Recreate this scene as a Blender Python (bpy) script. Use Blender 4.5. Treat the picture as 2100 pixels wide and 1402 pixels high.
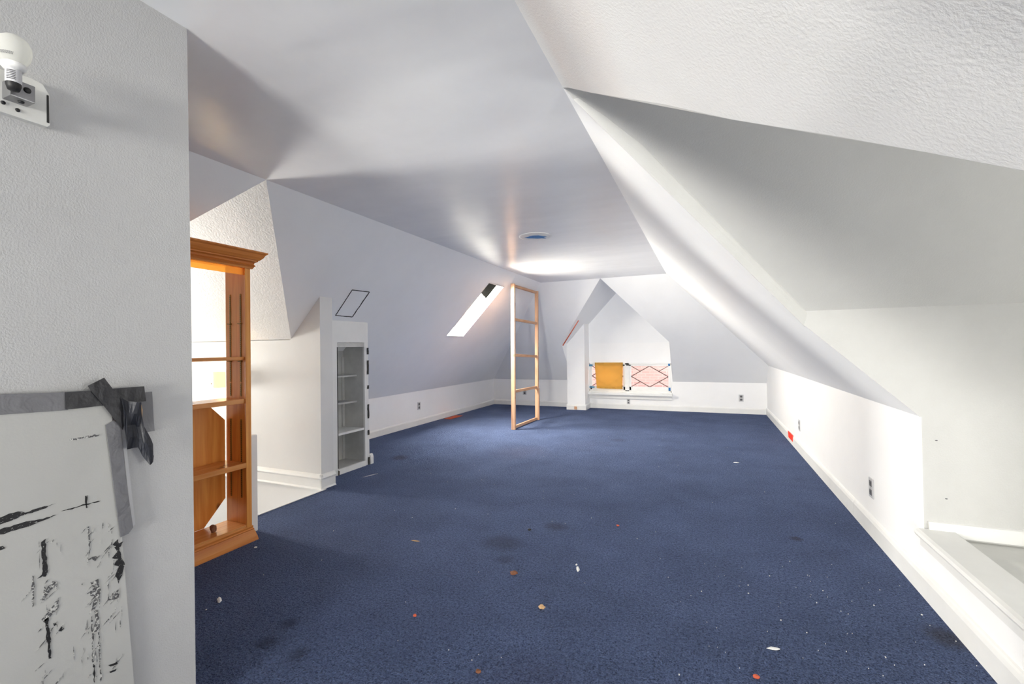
import bpy, bmesh, math, random
from mathutils import Vector, Matrix, noise

scene = bpy.context.scene
col = scene.collection
for o in list(bpy.data.objects):
    bpy.data.objects.remove(o)

# ------------------------------------------------------------------ camera
CAM_H = 1.15
yaw, pitch, roll = math.radians(23.09), math.radians(0.672), math.radians(-0.809)
Fw = Vector((-math.sin(yaw)*math.cos(pitch), math.cos(yaw)*math.cos(pitch), math.sin(pitch)))
Rt = Vector((math.cos(yaw), math.sin(yaw), 0))
Up = Rt.cross(Fw)
Rt, Up = Rt*math.cos(roll)+Up*math.sin(roll), Up*math.cos(roll)-Rt*math.sin(roll)
cd = bpy.data.cameras.new('camera')
cd.sensor_width = 36
cd.sensor_fit = 'HORIZONTAL'
cd.lens = 931.6/2100*36
cd.clip_start = 0.02
cam = bpy.data.objects.new('camera', cd)
col.objects.link(cam)
cam.matrix_world = Matrix(((Rt.x, Up.x, -Fw.x, 0), (Rt.y, Up.y, -Fw.y, 0), (Rt.z, Up.z, -Fw.z, CAM_H), (0, 0, 0, 1)))
scene.camera = cam

# ------------------------------------------------------------------ world and daylight
w = bpy.data.worlds.new('overcast_sky')
scene.world = w
w.use_nodes = True
bg = w.node_tree.nodes['Background']
bg.inputs['Color'].default_value = (0.93, 0.97, 1.0, 1)
bg.inputs['Strength'].default_value = 3.2

scene.view_settings.view_transform = 'Standard'
scene.view_settings.look = 'None'
scene.view_settings.gamma = 1
scene.view_settings.use_curve_mapping = False
scene.view_settings.exposure = 0.65
scene.cycles.max_bounces = 16
scene.cycles.diffuse_bounces = 10
scene.cycles.glossy_bounces = 6
scene.cycles.transparent_max_bounces = 12


def area(name, loc, direction, sx, sy, power, color=(1, 0.958, 0.888), spread=math.pi):
    ld = bpy.data.lights.new(name, 'AREA')
    ld.shape = 'RECTANGLE'
    ld.size, ld.size_y = sx, sy
    ld.energy = power
    ld.color = color
    ld.spread = spread
    o = bpy.data.objects.new(name, ld)
    o.location = loc
    o.rotation_euler = Vector(direction).to_track_quat('-Z', 'Z').to_euler()
    col.objects.link(o)
    return o


# daylight through the dormer windows and skylight; the gable lamp is added fill
area('daylight_left_dormer', (-8.06, 2.40, 0.70), (1, 0, 0.2), 0.70, 0.80, 150, spread=math.radians(110))
area('daylight_right_dormer', (2.16, 1.25, 0.80), (-1, 0.1, 0.35), 0.75, 0.6, 11)
area('fill_gable', (-0.35, -5.56, 0.95), (0, 1, 0.22), 1.4, 1.1, 150, spread=math.radians(110))
area('daylight_skylight', (-3.075, 5.53, 1.775), (1, 0, -0.5), 0.42, 0.80, 240, color=(1, 0.92, 0.79))


# ------------------------------------------------------------------ materials
def srgb(r, g, b):
    f = lambda c: ((c/255+0.055)/1.055)**2.4 if c/255 > 0.04045 else c/255/12.92
    return (f(r), f(g), f(b), 1)


def mat(name, color, rough=0.6, spec=0.5, metal=0.0):
    m = bpy.data.materials.new(name)
    m.use_nodes = True
    nt = m.node_tree
    b = nt.nodes['Principled BSDF']
    b.inputs['Base Color'].default_value = color
    b.inputs['Roughness'].default_value = rough
    b.inputs['Metallic'].default_value = metal
    b.inputs['Specular IOR Level'].default_value = spec
    return m, nt, b


def node(nt, kind, **kw):
    n = nt.nodes.new(kind)
    for k, v in kw.items():
        if k in n.inputs:
            n.inputs[k].default_value = v
        else:
            setattr(n, k, v)
    return n


def coords(nt, scale=(1, 1, 1), rot=(0, 0, 0)):
    tc = nt.nodes.new('ShaderNodeTexCoord')
    mp = nt.nodes.new('ShaderNodeMapping')
    mp.inputs['Scale'].default_value = scale
    mp.inputs['Rotation'].default_value = rot
    nt.links.new(tc.outputs['Object'], mp.inputs['Vector'])
    return mp.outputs['Vector']


def bump(nt, b, height, strength, distance, prev=None):
    n = nt.nodes.new('ShaderNodeBump')
    n.inputs['Strength'].default_value = strength
    n.inputs['Distance'].default_value = distance
    nt.links.new(height, n.inputs['Height'])
    if prev is not None:
        nt.links.new(prev, n.inputs['Normal'])
    nt.links.new(n.outputs['Normal'], b.inputs['Normal'])
    return n.outputs['Normal']


def plaster(name, rgb, rough=0.5, grain=70, grain_d=0.0015, wave=2.2, wave_d=0.006, spec=0.4, dirt=0.06,
            stretch=(1, 1, 1), gs=0.6, blot=None):
    c = srgb(*rgb)
    m, nt, b = mat(name, c, rough, spec)
    v = coords(nt, stretch)
    n1 = node(nt, 'ShaderNodeTexNoise', Scale=wave, Detail=2.0)
    nt.links.new(v, n1.inputs['Vector'])
    p = bump(nt, b, n1.outputs['Fac'], 0.5, wave_d)
    v2 = coords(nt)
    n2 = node(nt, 'ShaderNodeTexNoise', Scale=grain, Detail=3.0, Roughness=0.6)
    nt.links.new(v2, n2.inputs['Vector'])
    h = n2.outputs['Fac']
    if blot:
        vb = node(nt, 'ShaderNodeTexNoise', Scale=blot, Detail=1.5, Distortion=0.6)
        nt.links.new(v2, vb.inputs['Vector'])
        rr = nt.nodes.new('ShaderNodeValToRGB')
        rr.color_ramp.elements[0].position = 0.5
        rr.color_ramp.elements[1].position = 0.62
        nt.links.new(vb.outputs['Fac'], rr.inputs['Fac'])
        ad = node(nt, 'ShaderNodeMath', operation='MULTIPLY_ADD')
        ad.inputs[1].default_value = 0.9
        nt.links.new(rr.outputs['Color'], ad.inputs[0])
        nt.links.new(h, ad.inputs[2])
        h = ad.outputs[0]
    bump(nt, b, h, gs, grain_d, p)
    n3 = node(nt, 'ShaderNodeTexNoise', Scale=1.3, Detail=5.0, Roughness=0.65)
    nt.links.new(v2, n3.inputs['Vector'])
    mx = node(nt, 'ShaderNodeMix', data_type='RGBA')
    mx.inputs[6].default_value = c
    mx.inputs[7].default_value = tuple(x*(1-dirt*3) for x in c[:3])+(1,)
    rp = nt.nodes.new('ShaderNodeValToRGB')
    rp.color_ramp.elements[0].position = 0.42
    rp.color_ramp.elements[1].position = 0.85
    nt.links.new(n3.outputs['Fac'], rp.inputs['Fac'])
    nt.links.new(rp.outputs['Color'], mx.inputs[0])
    nt.links.new(mx.outputs[2], b.inputs['Base Color'])
    return m


M = {}
M['ceiling'] = plaster('ceiling_gloss_paint', (246, 247, 248), 0.27, grain=40, grain_d=0.0004, wave=1.6, wave_d=0.02,
                       spec=0.5, dirt=0.03, stretch=(0.6, 1.6, 1), gs=0.4)
M['slope'] = plaster('slope_plaster', (244, 245, 246), 0.45, grain=60, grain_d=0.0008, wave=2.5, wave_d=0.012, dirt=0.02)
M['wall'] = plaster('wall_plaster', (247, 247, 247), 0.5, grain=90, grain_d=0.0008, dirt=0.02)
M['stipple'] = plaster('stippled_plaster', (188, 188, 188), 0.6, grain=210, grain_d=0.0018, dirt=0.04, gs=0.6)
M['knock'] = plaster('knockdown_plaster', (230, 230, 229), 0.55, grain=150, grain_d=0.0022, dirt=0.03, gs=0.55)
M['rough_white'] = plaster('rough_plaster', (226, 226, 225), 0.6, grain=60, grain_d=0.004, dirt=0.05, gs=0.6)
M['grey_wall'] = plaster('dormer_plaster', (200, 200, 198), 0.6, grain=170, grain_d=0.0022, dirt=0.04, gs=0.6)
M['trim'] = plaster('trim_gloss_paint', (236, 236, 234), 0.35, grain=30, grain_d=0.0005, dirt=0.05)
M['stairplaster'] = plaster('stairwell_dimmed_plaster', (226, 226, 225), 0.5, grain=90, grain_d=0.0008, dirt=0.02)  # wall plaster again, tone lowered to offset the strong light there
M['wing'] = plaster('wing_low_bounce', (190, 189, 186), 0.6, grain=90, grain_d=0.0008, dirt=0.03)  # unseen wing surfaces, darkened to cut bounced light
M['niche'] = plaster('worn_grey_paint', (205, 205, 202), 0.6, grain=80, grain_d=0.001, dirt=0.2)
M['panelpaint'] = plaster('panel_paint', (184, 184, 181), 0.45, grain=200, grain_d=0.0003, dirt=0.05)
M['platform'] = plaster('platform_paint', (218, 218, 214), 0.45, grain=50, grain_d=0.0006, dirt=0.1)
M['dark'] = mat('dark_gap', srgb(48, 47, 46), 0.8)[0]
M['velvet'] = mat('blackout_blind', (.0015, .0015, .0015, 1), 0.9, 0.0)[0]
M['black'] = mat('black_paint', srgb(26, 26, 28), 0.55)[0]
M['chipbrown'] = mat('exposed_brown', srgb(75, 66, 56), 0.8)[0]
M['metal'] = mat('grey_metal', srgb(150, 150, 152), 0.35, 0.5, 0.8)[0]
M['socket'] = mat('outlet_dark', srgb(92, 92, 96), 0.5)[0]
M['plate'] = mat('outlet_plate', srgb(196, 196, 198), 0.35)[0]
M['blue'] = mat('blue_tape', srgb(20, 112, 178), 0.6)[0]
M['darkblue'] = mat('faded_blue_tape', srgb(72, 130, 165), 0.6)[0]
M['orange'] = mat('orange_red', srgb(246, 62, 26), 0.5)[0]
M['rust'] = mat('rust_red', srgb(196, 88, 58), 0.6)[0]
M['white'] = mat('white_flake', srgb(238, 238, 236), 0.7)[0]
M['brown'] = mat('brown_leaf', srgb(120, 76, 52), 0.8)[0]
M['tan'] = mat('tan_bit', srgb(196, 160, 118), 0.7)[0]
M['brass'] = mat('antique_brass', srgb(140, 108, 48), 0.45, 0.5, 0.5)[0]
M['lead'] = mat('lead_came', srgb(92, 82, 78), 0.6)[0]
M['whiteplastic'] = mat('bulb_collar', srgb(232, 232, 230), 0.4)[0]


def carpet():
    m, nt, b = mat('blue_carpet', srgb(70, 90, 128), 0.95, 0.1)
    v = coords(nt)
    n1 = node(nt, 'ShaderNodeTexNoise', Scale=150.0, Detail=2.0, Roughness=0.7)
    n2 = node(nt, 'ShaderNodeTexNoise', Scale=2.2, Detail=5.0, Roughness=0.65)
    n3 = node(nt, 'ShaderNodeTexNoise', Scale=75.0, Detail=3.0, Roughness=0.6)
    for n in (n1, n2, n3):
        nt.links.new(v, n.inputs['Vector'])
    r = nt.nodes.new('ShaderNodeValToRGB')
    r.color_ramp.elements[0].position = 0.30
    r.color_ramp.elements[0].color = srgb(44, 60, 96)
    r.color_ramp.elements[1].position = 0.70
    r.color_ramp.elements[1].color = srgb(124, 144, 190)
    av = node(nt, 'ShaderNodeMix', data_type='FLOAT')
    av.inputs[0].default_value = 0.5
    nt.links.new(n1.outputs['Fac'], av.inputs[2])
    nt.links.new(n3.outputs['Fac'], av.inputs[3])
    nt.links.new(av.outputs[0], r.inputs['Fac'])
    mx = node(nt, 'ShaderNodeMix', data_type='RGBA', blend_type='MULTIPLY')
    mx.inputs[0].default_value = 1.0
    r2 = nt.nodes.new('ShaderNodeValToRGB')
    r2.color_ramp.elements[0].position = 0.3
    r2.color_ramp.elements[0].color = (0.72, 0.72, 0.74, 1)
    r2.color_ramp.elements[1].position = 0.68
    r2.color_ramp.elements[1].color = (1.06, 1.05, 1.05, 1)
    nt.links.new(n2.outputs['Fac'], r2.inputs['Fac'])
    nt.links.new(r.outputs['Color'], mx.inputs[6])
    nt.links.new(r2.outputs['Color'], mx.inputs[7])
    cur = mx.outputs[2]
    # spilled stains, each where it lies on the carpet
    stains = [(-1.135, 2.44, .15, (50, 56, 76), .8), (-1.02, 2.26, .07, (54, 60, 82), .7), (-0.905, 2.8, .09, (52, 56, 70), .8),
              (0.471, 3.125, .045, (54, 48, 46), 1), (0.84, 2.30, .10, (60, 54, 52), 1), (-1.635, 1.403, .05, (36, 42, 60), .8),
              (-1.438, 1.275, .05, (30, 34, 50), .8), (-1.614, 1.271, .06, (36, 42, 60), .8), (-3.0, 3.98, .13, (50, 46, 52), .9),
              (-0.55, 1.42, .25, (62, 58, 90), .45), (-1.3, 5.2, .35, (70, 70, 96), .35), (-1.9, 4.6, .4, (96, 92, 116), .4),
              (-1.0, 5.6, .14, (58, 62, 80), .6)]
    for (x, y, rad, c, amt) in stains:
        sub = node(nt, 'ShaderNodeVectorMath', operation='DISTANCE')
        nv = node(nt, 'ShaderNodeVectorMath', operation='MULTIPLY_ADD')
        nv.inputs[1].default_value = (rad*1.3,)*3
        nt.links.new(n3.outputs['Color'] if rad < .08 else n2.outputs['Color'], nv.inputs[0])
        nt.links.new(v, nv.inputs[2])
        nt.links.new(nv.outputs[0], sub.inputs[0])
        sub.inputs[1].default_value = (x+rad*.65, y+rad*.65, rad*.65)
        mr = node(nt, 'ShaderNodeMapRange')
        mr.inputs[1].default_value = rad*0.35
        mr.inputs[2].default_value = rad
        mr.inputs[3].default_value = amt*.6
        mr.inputs[4].default_value = 0
        nt.links.new(sub.outputs['Value'], mr.inputs[0])
        k = node(nt, 'ShaderNodeMix', data_type='RGBA')
        nt.links.new(mr.outputs[0], k.inputs[0])
        nt.links.new(cur, k.inputs[6])
        k.inputs[7].default_value = srgb(*c)
        cur = k.outputs[2]
    nt.links.new(cur, b.inputs['Base Color'])
    p = bump(nt, b, n3.outputs['Fac'], 0.9, 0.018)
    bump(nt, b, n1.outputs['Fac'], 0.9, 0.008, p)
    b.inputs['Sheen Weight'].default_value = 0.08
    b.inputs['Sheen Roughness'].default_value = 0.6
    b.inputs['Sheen Tint'].default_value = (0.75, 0.82, 1, 1)
    return m


M['carpet'] = carpet()


def pine(name, a, bcol, rough=0.32, axis='Z', knots=True):
    m, nt, b = mat(name, srgb(*a), rough, 0.5)
    sc = {'Z': (26, 26, 1.6), 'Y': (26, 1.6, 26), 'X': (1.6, 26, 26)}[axis]
    v = coords(nt, sc)
    n = node(nt, 'ShaderNodeTexNoise', Scale=1.4, Detail=4.0, Distortion=0.8)
    nt.links.new(v, n.inputs['Vector'])
    r = nt.nodes.new('ShaderNodeValToRGB')
    r.color_ramp.elements[0].position = 0.32
    r.color_ramp.elements[0].color = srgb(*bcol)
    r.color_ramp.elements[1].position = 0.66
    r.color_ramp.elements[1].color = srgb(*a)
    nt.links.new(n.outputs['Fac'], r.inputs['Fac'])
    cur = r.outputs['Color']
    if knots:
        ks = {'Z': (9, 9, 5), 'Y': (9, 5, 9), 'X': (5, 9, 9)}[axis]
        v2 = coords(nt, ks)
        vo = node(nt, 'ShaderNodeTexVoronoi', Scale=1.0, Randomness=1.0)
        nt.links.new(v2, vo.inputs['Vector'])
        mr = node(nt, 'ShaderNodeMapRange')
        mr.inputs[1].default_value = 0.07
        mr.inputs[2].default_value = 0.17
        mr.inputs[3].default_value = 0.8
        mr.inputs[4].default_value = 0.0
        nt.links.new(vo.outputs['Distance'], mr.inputs[0])
        k = node(nt, 'ShaderNodeMix', data_type='RGBA')
        nt.links.new(mr.outputs[0], k.inputs[0])
        nt.links.new(cur, k.inputs[6])
        k.inputs[7].default_value = srgb(104, 52, 26)
        cur = k.outputs[2]
    nt.links.new(cur, b.inputs['Base Color'])
    return m


M['pine'] = pine('orange_pine', (236, 164, 82), (216, 136, 58))
M['pine_y'] = pine('orange_pine_rail', (214, 136, 62), (190, 108, 42), axis='Y', knots=False)
M['pine_shelf'] = pine('orange_pine_shelf', (222, 152, 86), (204, 128, 62), 0.25, axis='Y')
M['raw'] = pine('raw_pine', (214, 172, 140), (190, 142, 108), 0.6)
M['raw_y'] = pine('raw_pine_rung', (206, 162, 128), (182, 134, 100), 0.6, axis='Y', knots=False)


def tape_mat(name, rgb, rough=0.45):
    m, nt, b = mat(name, srgb(*rgb), rough, 0.4)
    v = coords(nt, (1, 1, 1))
    wv = node(nt, 'ShaderNodeTexNoise', Scale=240.0, Detail=1.0)
    nt.links.new(v, wv.inputs['Vector'])
    p = bump(nt, b, wv.outputs['Fac'], 0.4, 0.0006)
    n = node(nt, 'ShaderNodeTexNoise', Scale=28.0, Detail=2.0, Distortion=0.8)
    nt.links.new(v, n.inputs['Vector'])
    bump(nt, b, n.outputs['Fac'], 0.5, 0.005, p)
    return m


M['tape_grey'] = tape_mat('grey_duct_tape', (112, 112, 116), 0.45)
M['tape_black'] = tape_mat('black_duct_tape', (44, 44, 48), 0.42)
M['tape_navy'] = tape_mat('dark_navy_tape', (36, 38, 46), 0.5)


def pane_mat(name, tint, gloss=0.06):
    m = bpy.data.materials.new(name)
    m.use_nodes = True
    nt = m.node_tree
    nt.nodes.clear()
    out = nt.nodes.new('ShaderNodeOutputMaterial')
    tr = nt.nodes.new('ShaderNodeBsdfTransparent')
    tr.inputs['Color'].default_value = tint
    gl = nt.nodes.new('ShaderNodeBsdfGlossy')
    gl.inputs['Roughness'].default_value = 0.03
    mx = nt.nodes.new('ShaderNodeMixShader')
    mx.inputs[0].default_value = gloss
    nt.links.new(tr.outputs[0], mx.inputs[1])
    nt.links.new(gl.outputs[0], mx.inputs[2])
    nt.links.new(mx.outputs[0], out.inputs['Surface'])
    return m


M['glass'] = pane_mat('window_glass', (0.96, 0.97, 0.97, 1))


def translucent(name, rgb, transp, tl=0.6):
    m = bpy.data.materials.new(name)
    m.use_nodes = True
    nt = m.node_tree
    nt.nodes.clear()
    c = srgb(*rgb)
    out = nt.nodes.new('ShaderNodeOutputMaterial')
    tr = nt.nodes.new('ShaderNodeBsdfTransparent')
    tr.inputs['Color'].default_value = c
    df = nt.nodes.new('ShaderNodeBsdfDiffuse')
    df.inputs['Color'].default_value = c
    tn = nt.nodes.new('ShaderNodeBsdfTranslucent')
    tn.inputs['Color'].default_value = c
    a = nt.nodes.new('ShaderNodeMixShader')
    a.inputs[0].default_value = tl
    nt.links.new(df.outputs[0], a.inputs[1])
    nt.links.new(tn.outputs[0], a.inputs[2])
    x = nt.nodes.new('ShaderNodeMixShader')
    x.inputs[0].default_value = transp
    nt.links.new(a.outputs[0], x.inputs[1])
    nt.links.new(tr.outputs[0], x.inputs[2])
    nt.links.new(x.outputs[0], out.inputs['Surface'])
    return m


M['amber'] = translucent('amber_foam', (236, 208, 136), 0.52, 0.6)
M['valance'] = translucent('amber_film', (250, 205, 130), 0.72, 0.5)
M['bulb'] = translucent('frosted_bulb', (240, 240, 236), 0.25, 0.5)


def brick_mat():
    m, nt, b = mat('pink_brick', srgb(226, 150, 136), 0.85, 0.2)
    v = coords(nt, (1, 1, 1), (math.pi/2, 0, 0))
    br = node(nt, 'ShaderNodeTexBrick', Scale=1.0)
    br.inputs['Color1'].default_value = srgb(158, 120, 112)
    br.inputs['Color2'].default_value = srgb(149, 108, 101)
    br.inputs['Mortar'].default_value = srgb(164, 130, 122)
    br.inputs['Mortar Size'].default_value = 0.008
    br.inputs['Brick Width'].default_value = 0.22
    br.inputs['Row Height'].default_value = 0.075
    nt.links.new(v, br.inputs['Vector'])
    nt.links.new(br.outputs['Color'], b.inputs['Base Color'])
    return m


M['brick'] = brick_mat()


# ------------------------------------------------------------------ mesh helpers
def obj(name, bm, m, parent=None, smooth=False):
    bmesh.ops.recalc_face_normals(bm, faces=bm.faces)
    me = bpy.data.meshes.new(name)
    bm.to_mesh(me)
    bm.free()
    me.materials.append(M[m] if isinstance(m, str) else m)
    if smooth:
        for p in me.polygons:
            p.use_smooth = True
    o = bpy.data.objects.new(name, me)
    col.objects.link(o)
    if parent is not None:
        o.parent = parent
        if parent.type == 'EMPTY' or parent.location.length > 0:
            o.matrix_parent_inverse = Matrix.Translation(-parent.location)
    return o


def tag(o, label, cat=None, group=None, kind=None):
    o['label'] = label
    if cat:
        o['category'] = cat
    if group:
        o['group'] = group
    if kind:
        o['kind'] = kind
    return o


def struct(o, label, cat):
    return tag(o, label, cat, kind='structure')


def empty(name, loc):
    o = bpy.data.objects.new(name, None)
    o.empty_display_size = 0.1
    o.location = loc
    col.objects.link(o)
    return o


def add_prism(bm, pts, vec):
    pts = [Vector(p) for p in pts]
    vec = Vector(vec)
    a = [bm.verts.new(p) for p in pts]
    b = [bm.verts.new(p+vec) for p in pts]
    bm.faces.new(a)
    bm.faces.new(b[::-1])
    n = len(pts)
    for i in range(n):
        j = (i+1) % n
        bm.faces.new((a[i], b[i], b[j], a[j]))


def prism(name, polys, vec, m, parent=None):
    bm = bmesh.new()
    for p in polys:
        add_prism(bm, p, vec)
    return obj(name, bm, m, parent)


def add_box(bm, x0, x1, y0, y1, z0, z1, bev=0.0, rot=None):
    r = bmesh.ops.create_cube(bm, size=1.0)
    vs = r['verts']
    bmesh.ops.scale(bm, vec=(x1-x0, y1-y0, z1-z0), verts=vs)
    bmesh.ops.translate(bm, vec=((x0+x1)/2, (y0+y1)/2, (z0+z1)/2), verts=vs)
    if bev > 0:
        es = list({e for v in vs for e in v.link_edges})
        bmesh.ops.bevel(bm, geom=es, offset=bev, segments=2, profile=0.6, affect='EDGES')
    return vs


def box(name, x0, x1, y0, y1, z0, z1, m, parent=None, bev=0.0):
    bm = bmesh.new()
    add_box(bm, x0, x1, y0, y1, z0, z1, bev)
    return obj(name, bm, m, parent)


def sweep(name, prof, p0, p1, m, parent=None, up=(0, 0, 1), side=None):
    """extrude a profile [(out, up)...] from p0 to p1; side = direction of 'out'"""
    bm = bmesh.new()
    p0, p1 = Vector(p0), Vector(p1)
    s, u = Vector(side), Vector(up)
    add_prism(bm, [p0+s*a+u*b for a, b in prof], p1-p0)
    return obj(name, bm, m, parent)


def lathe(name, prof, loc, m, parent=None, seg=24, mtx=None):
    bm = bmesh.new()
    rings = []
    for r, z in prof:
        if r < 1e-5:
            rings.append([bm.verts.new((0, 0, z))])
        else:
            rings.append([bm.verts.new((r*math.cos(2*math.pi*i/seg), r*math.sin(2*math.pi*i/seg), z)) for i in range(seg)])
    for a, b in zip(rings, rings[1:]):
        for i in range(seg):
            j = (i+1) % seg
            if len(a) == 1 and len(b) == 1:
                continue
            if len(a) == 1:
                bm.faces.new((a[0], b[i], b[j]))
            elif len(b) == 1:
                bm.faces.new((a[i], a[j], b[0]))
            else:
                bm.faces.new((a[i], a[j], b[j], b[i]))
    if mtx is not None:
        bmesh.ops.transform(bm, matrix=mtx, verts=bm.verts)
    bmesh.ops.translate(bm, vec=loc, verts=bm.verts)
    return obj(name, bm, m, parent, smooth=True)


# ------------------------------------------------------------------ the setting
ZC = 2.17                       # flat ceiling
XL, ZKL = -4.0, 0.51            # left knee wall
XR, ZKR = 0.898, 0.805          # right knee wall
XCL, XCR = -2.395, -0.50        # edges of the flat ceiling
YB, YE = 8.40, 6.81             # back knee wall, back edge of the ceiling
ZKB = 0.51
YF = -5.5                       # unseen gable wall, set far back to even out the fill light
zl = lambda x: ZKL+(ZC-ZKL)*(x-XL)/(XCL-XL)
zr = lambda x: ZKR+(ZC-ZKR)*(XR-x)/(XR-XCR)
zb = lambda y: ZKB+(ZC-ZKB)*(YB-y)/(YB-YE)
L = lambda x, y: (x, y, zl(x))
R = lambda x, y: (x, y, zr(x))
B = lambda x, y: (x, y, zb(y))
T = 0.07

# floor: carpet with the stair opening cut out
SX, SY0, SY1 = -2.90, 1.03, 2.85
fl = prism('floor', [
    [(XR, YF, 0), (XR, YB, 0), (XL, YB, 0), (XL, SY1+.03, 0), (SX, SY1+.03, 0), (SX, YF, 0)],
    [(SX, YF, 0), (SX, SY0, 0), (XL, SY0, 0), (XL, YF, 0)]], (0, 0, -0.12), 'carpet')
struct(fl, 'worn blue carpet with stains covering the attic floor', 'floor')

ce = prism('ceiling', [[(XCL, YF, ZC), (XCR, YF, ZC), (XCR, YE, ZC), (XCL, YE, ZC)]], (0, 0, T), 'ceiling')
struct(ce, 'glossy white flat ceiling running down the middle of the attic', 'ceiling')

# left slope
A = (XCL, 1.913)
EV = (-3.294, 2.862)
NV = (-3.294, 1.03)
SKX0, SKX1, SKY0, SKY1 = -3.22, -2.57, 5.30, 5.76
nL = Vector((-(ZC-ZKL), 0, (XCL-XL))).normalized()
o = prism('ceiling_left', [
    [L(*A), L(XCL, SKY0), L(XL, SKY0), L(XL, EV[1]), L(*EV)],
    [L(XCL, SKY0), L(XCL, SKY1), L(SKX1, SKY1), L(SKX1, SKY0)],
    [L(SKX0, SKY0), L(SKX0, SKY1), L(XL, SKY1), L(XL, SKY0)],
    [L(XCL, SKY1), L(XCL, YE), L(XL, YB), L(XL, SKY1)],
    [L(*A), L(*NV), L(XL, NV[1]), L(XL, YF), L(XCL, YF)]], nL*T, 'slope')
struct(o, 'white sloping ceiling on the left with the narrow skylight', 'ceiling')

# left dormer over the stairs
XG = -8.0  # wing drawn out beyond view so its light falls off more evenly
o = prism('ceiling_stair_dormer', [[L(*A), L(*EV), (XG, EV[1], zl(EV[0])), (XG, A[1], ZC)]], (0, T*.7, T*.7), 'rough_white')
struct(o, 'bright rough plaster dormer slope above the bookcase', 'ceiling')
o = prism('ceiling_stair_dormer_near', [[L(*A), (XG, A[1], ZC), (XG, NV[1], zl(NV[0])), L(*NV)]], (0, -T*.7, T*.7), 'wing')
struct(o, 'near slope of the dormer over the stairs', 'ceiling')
ze = zl(EV[0])
DZ = -1.6
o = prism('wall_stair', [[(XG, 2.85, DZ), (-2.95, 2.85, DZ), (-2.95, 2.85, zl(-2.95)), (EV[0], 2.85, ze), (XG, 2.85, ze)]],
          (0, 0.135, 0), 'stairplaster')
struct(o, 'white partition wall at the far end of the stairwell', 'wall')
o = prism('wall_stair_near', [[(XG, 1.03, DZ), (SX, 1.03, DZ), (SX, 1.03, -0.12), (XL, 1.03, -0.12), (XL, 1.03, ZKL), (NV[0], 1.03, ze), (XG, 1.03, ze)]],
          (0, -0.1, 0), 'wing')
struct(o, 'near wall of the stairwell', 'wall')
o = prism('wall_stair_side', [[(SX, 1.03, DZ), (SX, 2.85, DZ), (SX, 2.85, -0.002), (SX, 1.03, -0.002)]], (0.1, 0, 0), 'wall')
o.data.transform(Matrix.Translation((0.001, 0, 0)))
struct(o, 'white side of the stairwell below the carpet edge', 'wall')
o = prism('floor_stair_bottom', [[(XG, 1.03, DZ), (SX, 1.03, DZ), (SX, 2.85, DZ), (XG, 2.85, DZ)]], (0, 0, -0.1), 'carpet')
struct(o, 'landing at the bottom of the stairwell', 'floor')
wy0, wy1, wz0, wz1 = 2.00, 2.80, 0.25, 1.15
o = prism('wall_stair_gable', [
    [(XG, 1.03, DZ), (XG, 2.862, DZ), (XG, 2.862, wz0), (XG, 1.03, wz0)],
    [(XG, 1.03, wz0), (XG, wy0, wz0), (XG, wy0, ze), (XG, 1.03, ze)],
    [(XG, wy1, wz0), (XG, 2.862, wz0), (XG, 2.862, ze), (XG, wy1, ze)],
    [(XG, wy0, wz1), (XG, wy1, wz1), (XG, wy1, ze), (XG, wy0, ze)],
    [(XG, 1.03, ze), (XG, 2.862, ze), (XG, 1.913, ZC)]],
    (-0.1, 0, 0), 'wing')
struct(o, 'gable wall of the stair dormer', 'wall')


def plain_window(name, axis, c, a0, a1, z0, z1, out, label):
    """white sash with a glass pane; axis 'X' = lies in a plane X=c"""
    def P(a, d0, d1, zz0, zz1, b):
        lo, hi = sorted((c+out*d0, c+out*d1))
        if axis == 'X':
            return (lo, hi, a, b, zz0, zz1)
        return (a, b, lo, hi, zz0, zz1)
    f = 0.05
    bm = bmesh.new()
    for (p, q, r, s) in ((a0, a1, z0, z0+f), (a0, a1, z1-f, z1), (a0, a0+f, z0+f, z1-f), (a1-f, a1, z0+f, z1-f)):
        add_box(bm, *P(p, 0.0, 0.04, r, s, q))
    am = (z0+z1)/2
    add_box(bm, *P(a0+f, 0.005, 0.035, am-0.015, am+0.015, a1-f))
    fr = obj(name, bm, 'trim')
    struct(fr, label, 'window')
    bm = bmesh.new()
    add_box(bm, *P(a0+f, 0.018, 0.022, z0+f, z1-f, a1-f))
    obj('pane', bm, 'glass', fr)
    return fr


plain_window('window_2', 'X', XG, wy0, wy1, wz0, wz1, -1, 'white sash window in the stair dormer gable')

# left knee wall
o = prism('wall_left', [[(XL, 2.985, 0), (XL, YB, 0), (XL, YB, ZKL), (XL, 2.985, ZKL)]], (-0.1, 0, 0), 'wall')
struct(o, 'low white knee wall under the left slope', 'wall')
o = prism('wall_left_near', [[(XL, YF, 0), (XL, 1.03, 0), (XL, 1.03, ZKL), (XL, YF, ZKL)]], (-0.1, 0, 0), 'wall')
struct(o, 'low knee wall behind the near partition', 'wall')

# near partition with the lamp and the taped panel
XW = -1.49
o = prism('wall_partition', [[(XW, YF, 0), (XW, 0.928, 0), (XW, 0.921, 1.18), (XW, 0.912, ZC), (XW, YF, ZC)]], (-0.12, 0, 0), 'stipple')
struct(o, 'grey stippled partition wall close on the left', 'wall')

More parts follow.
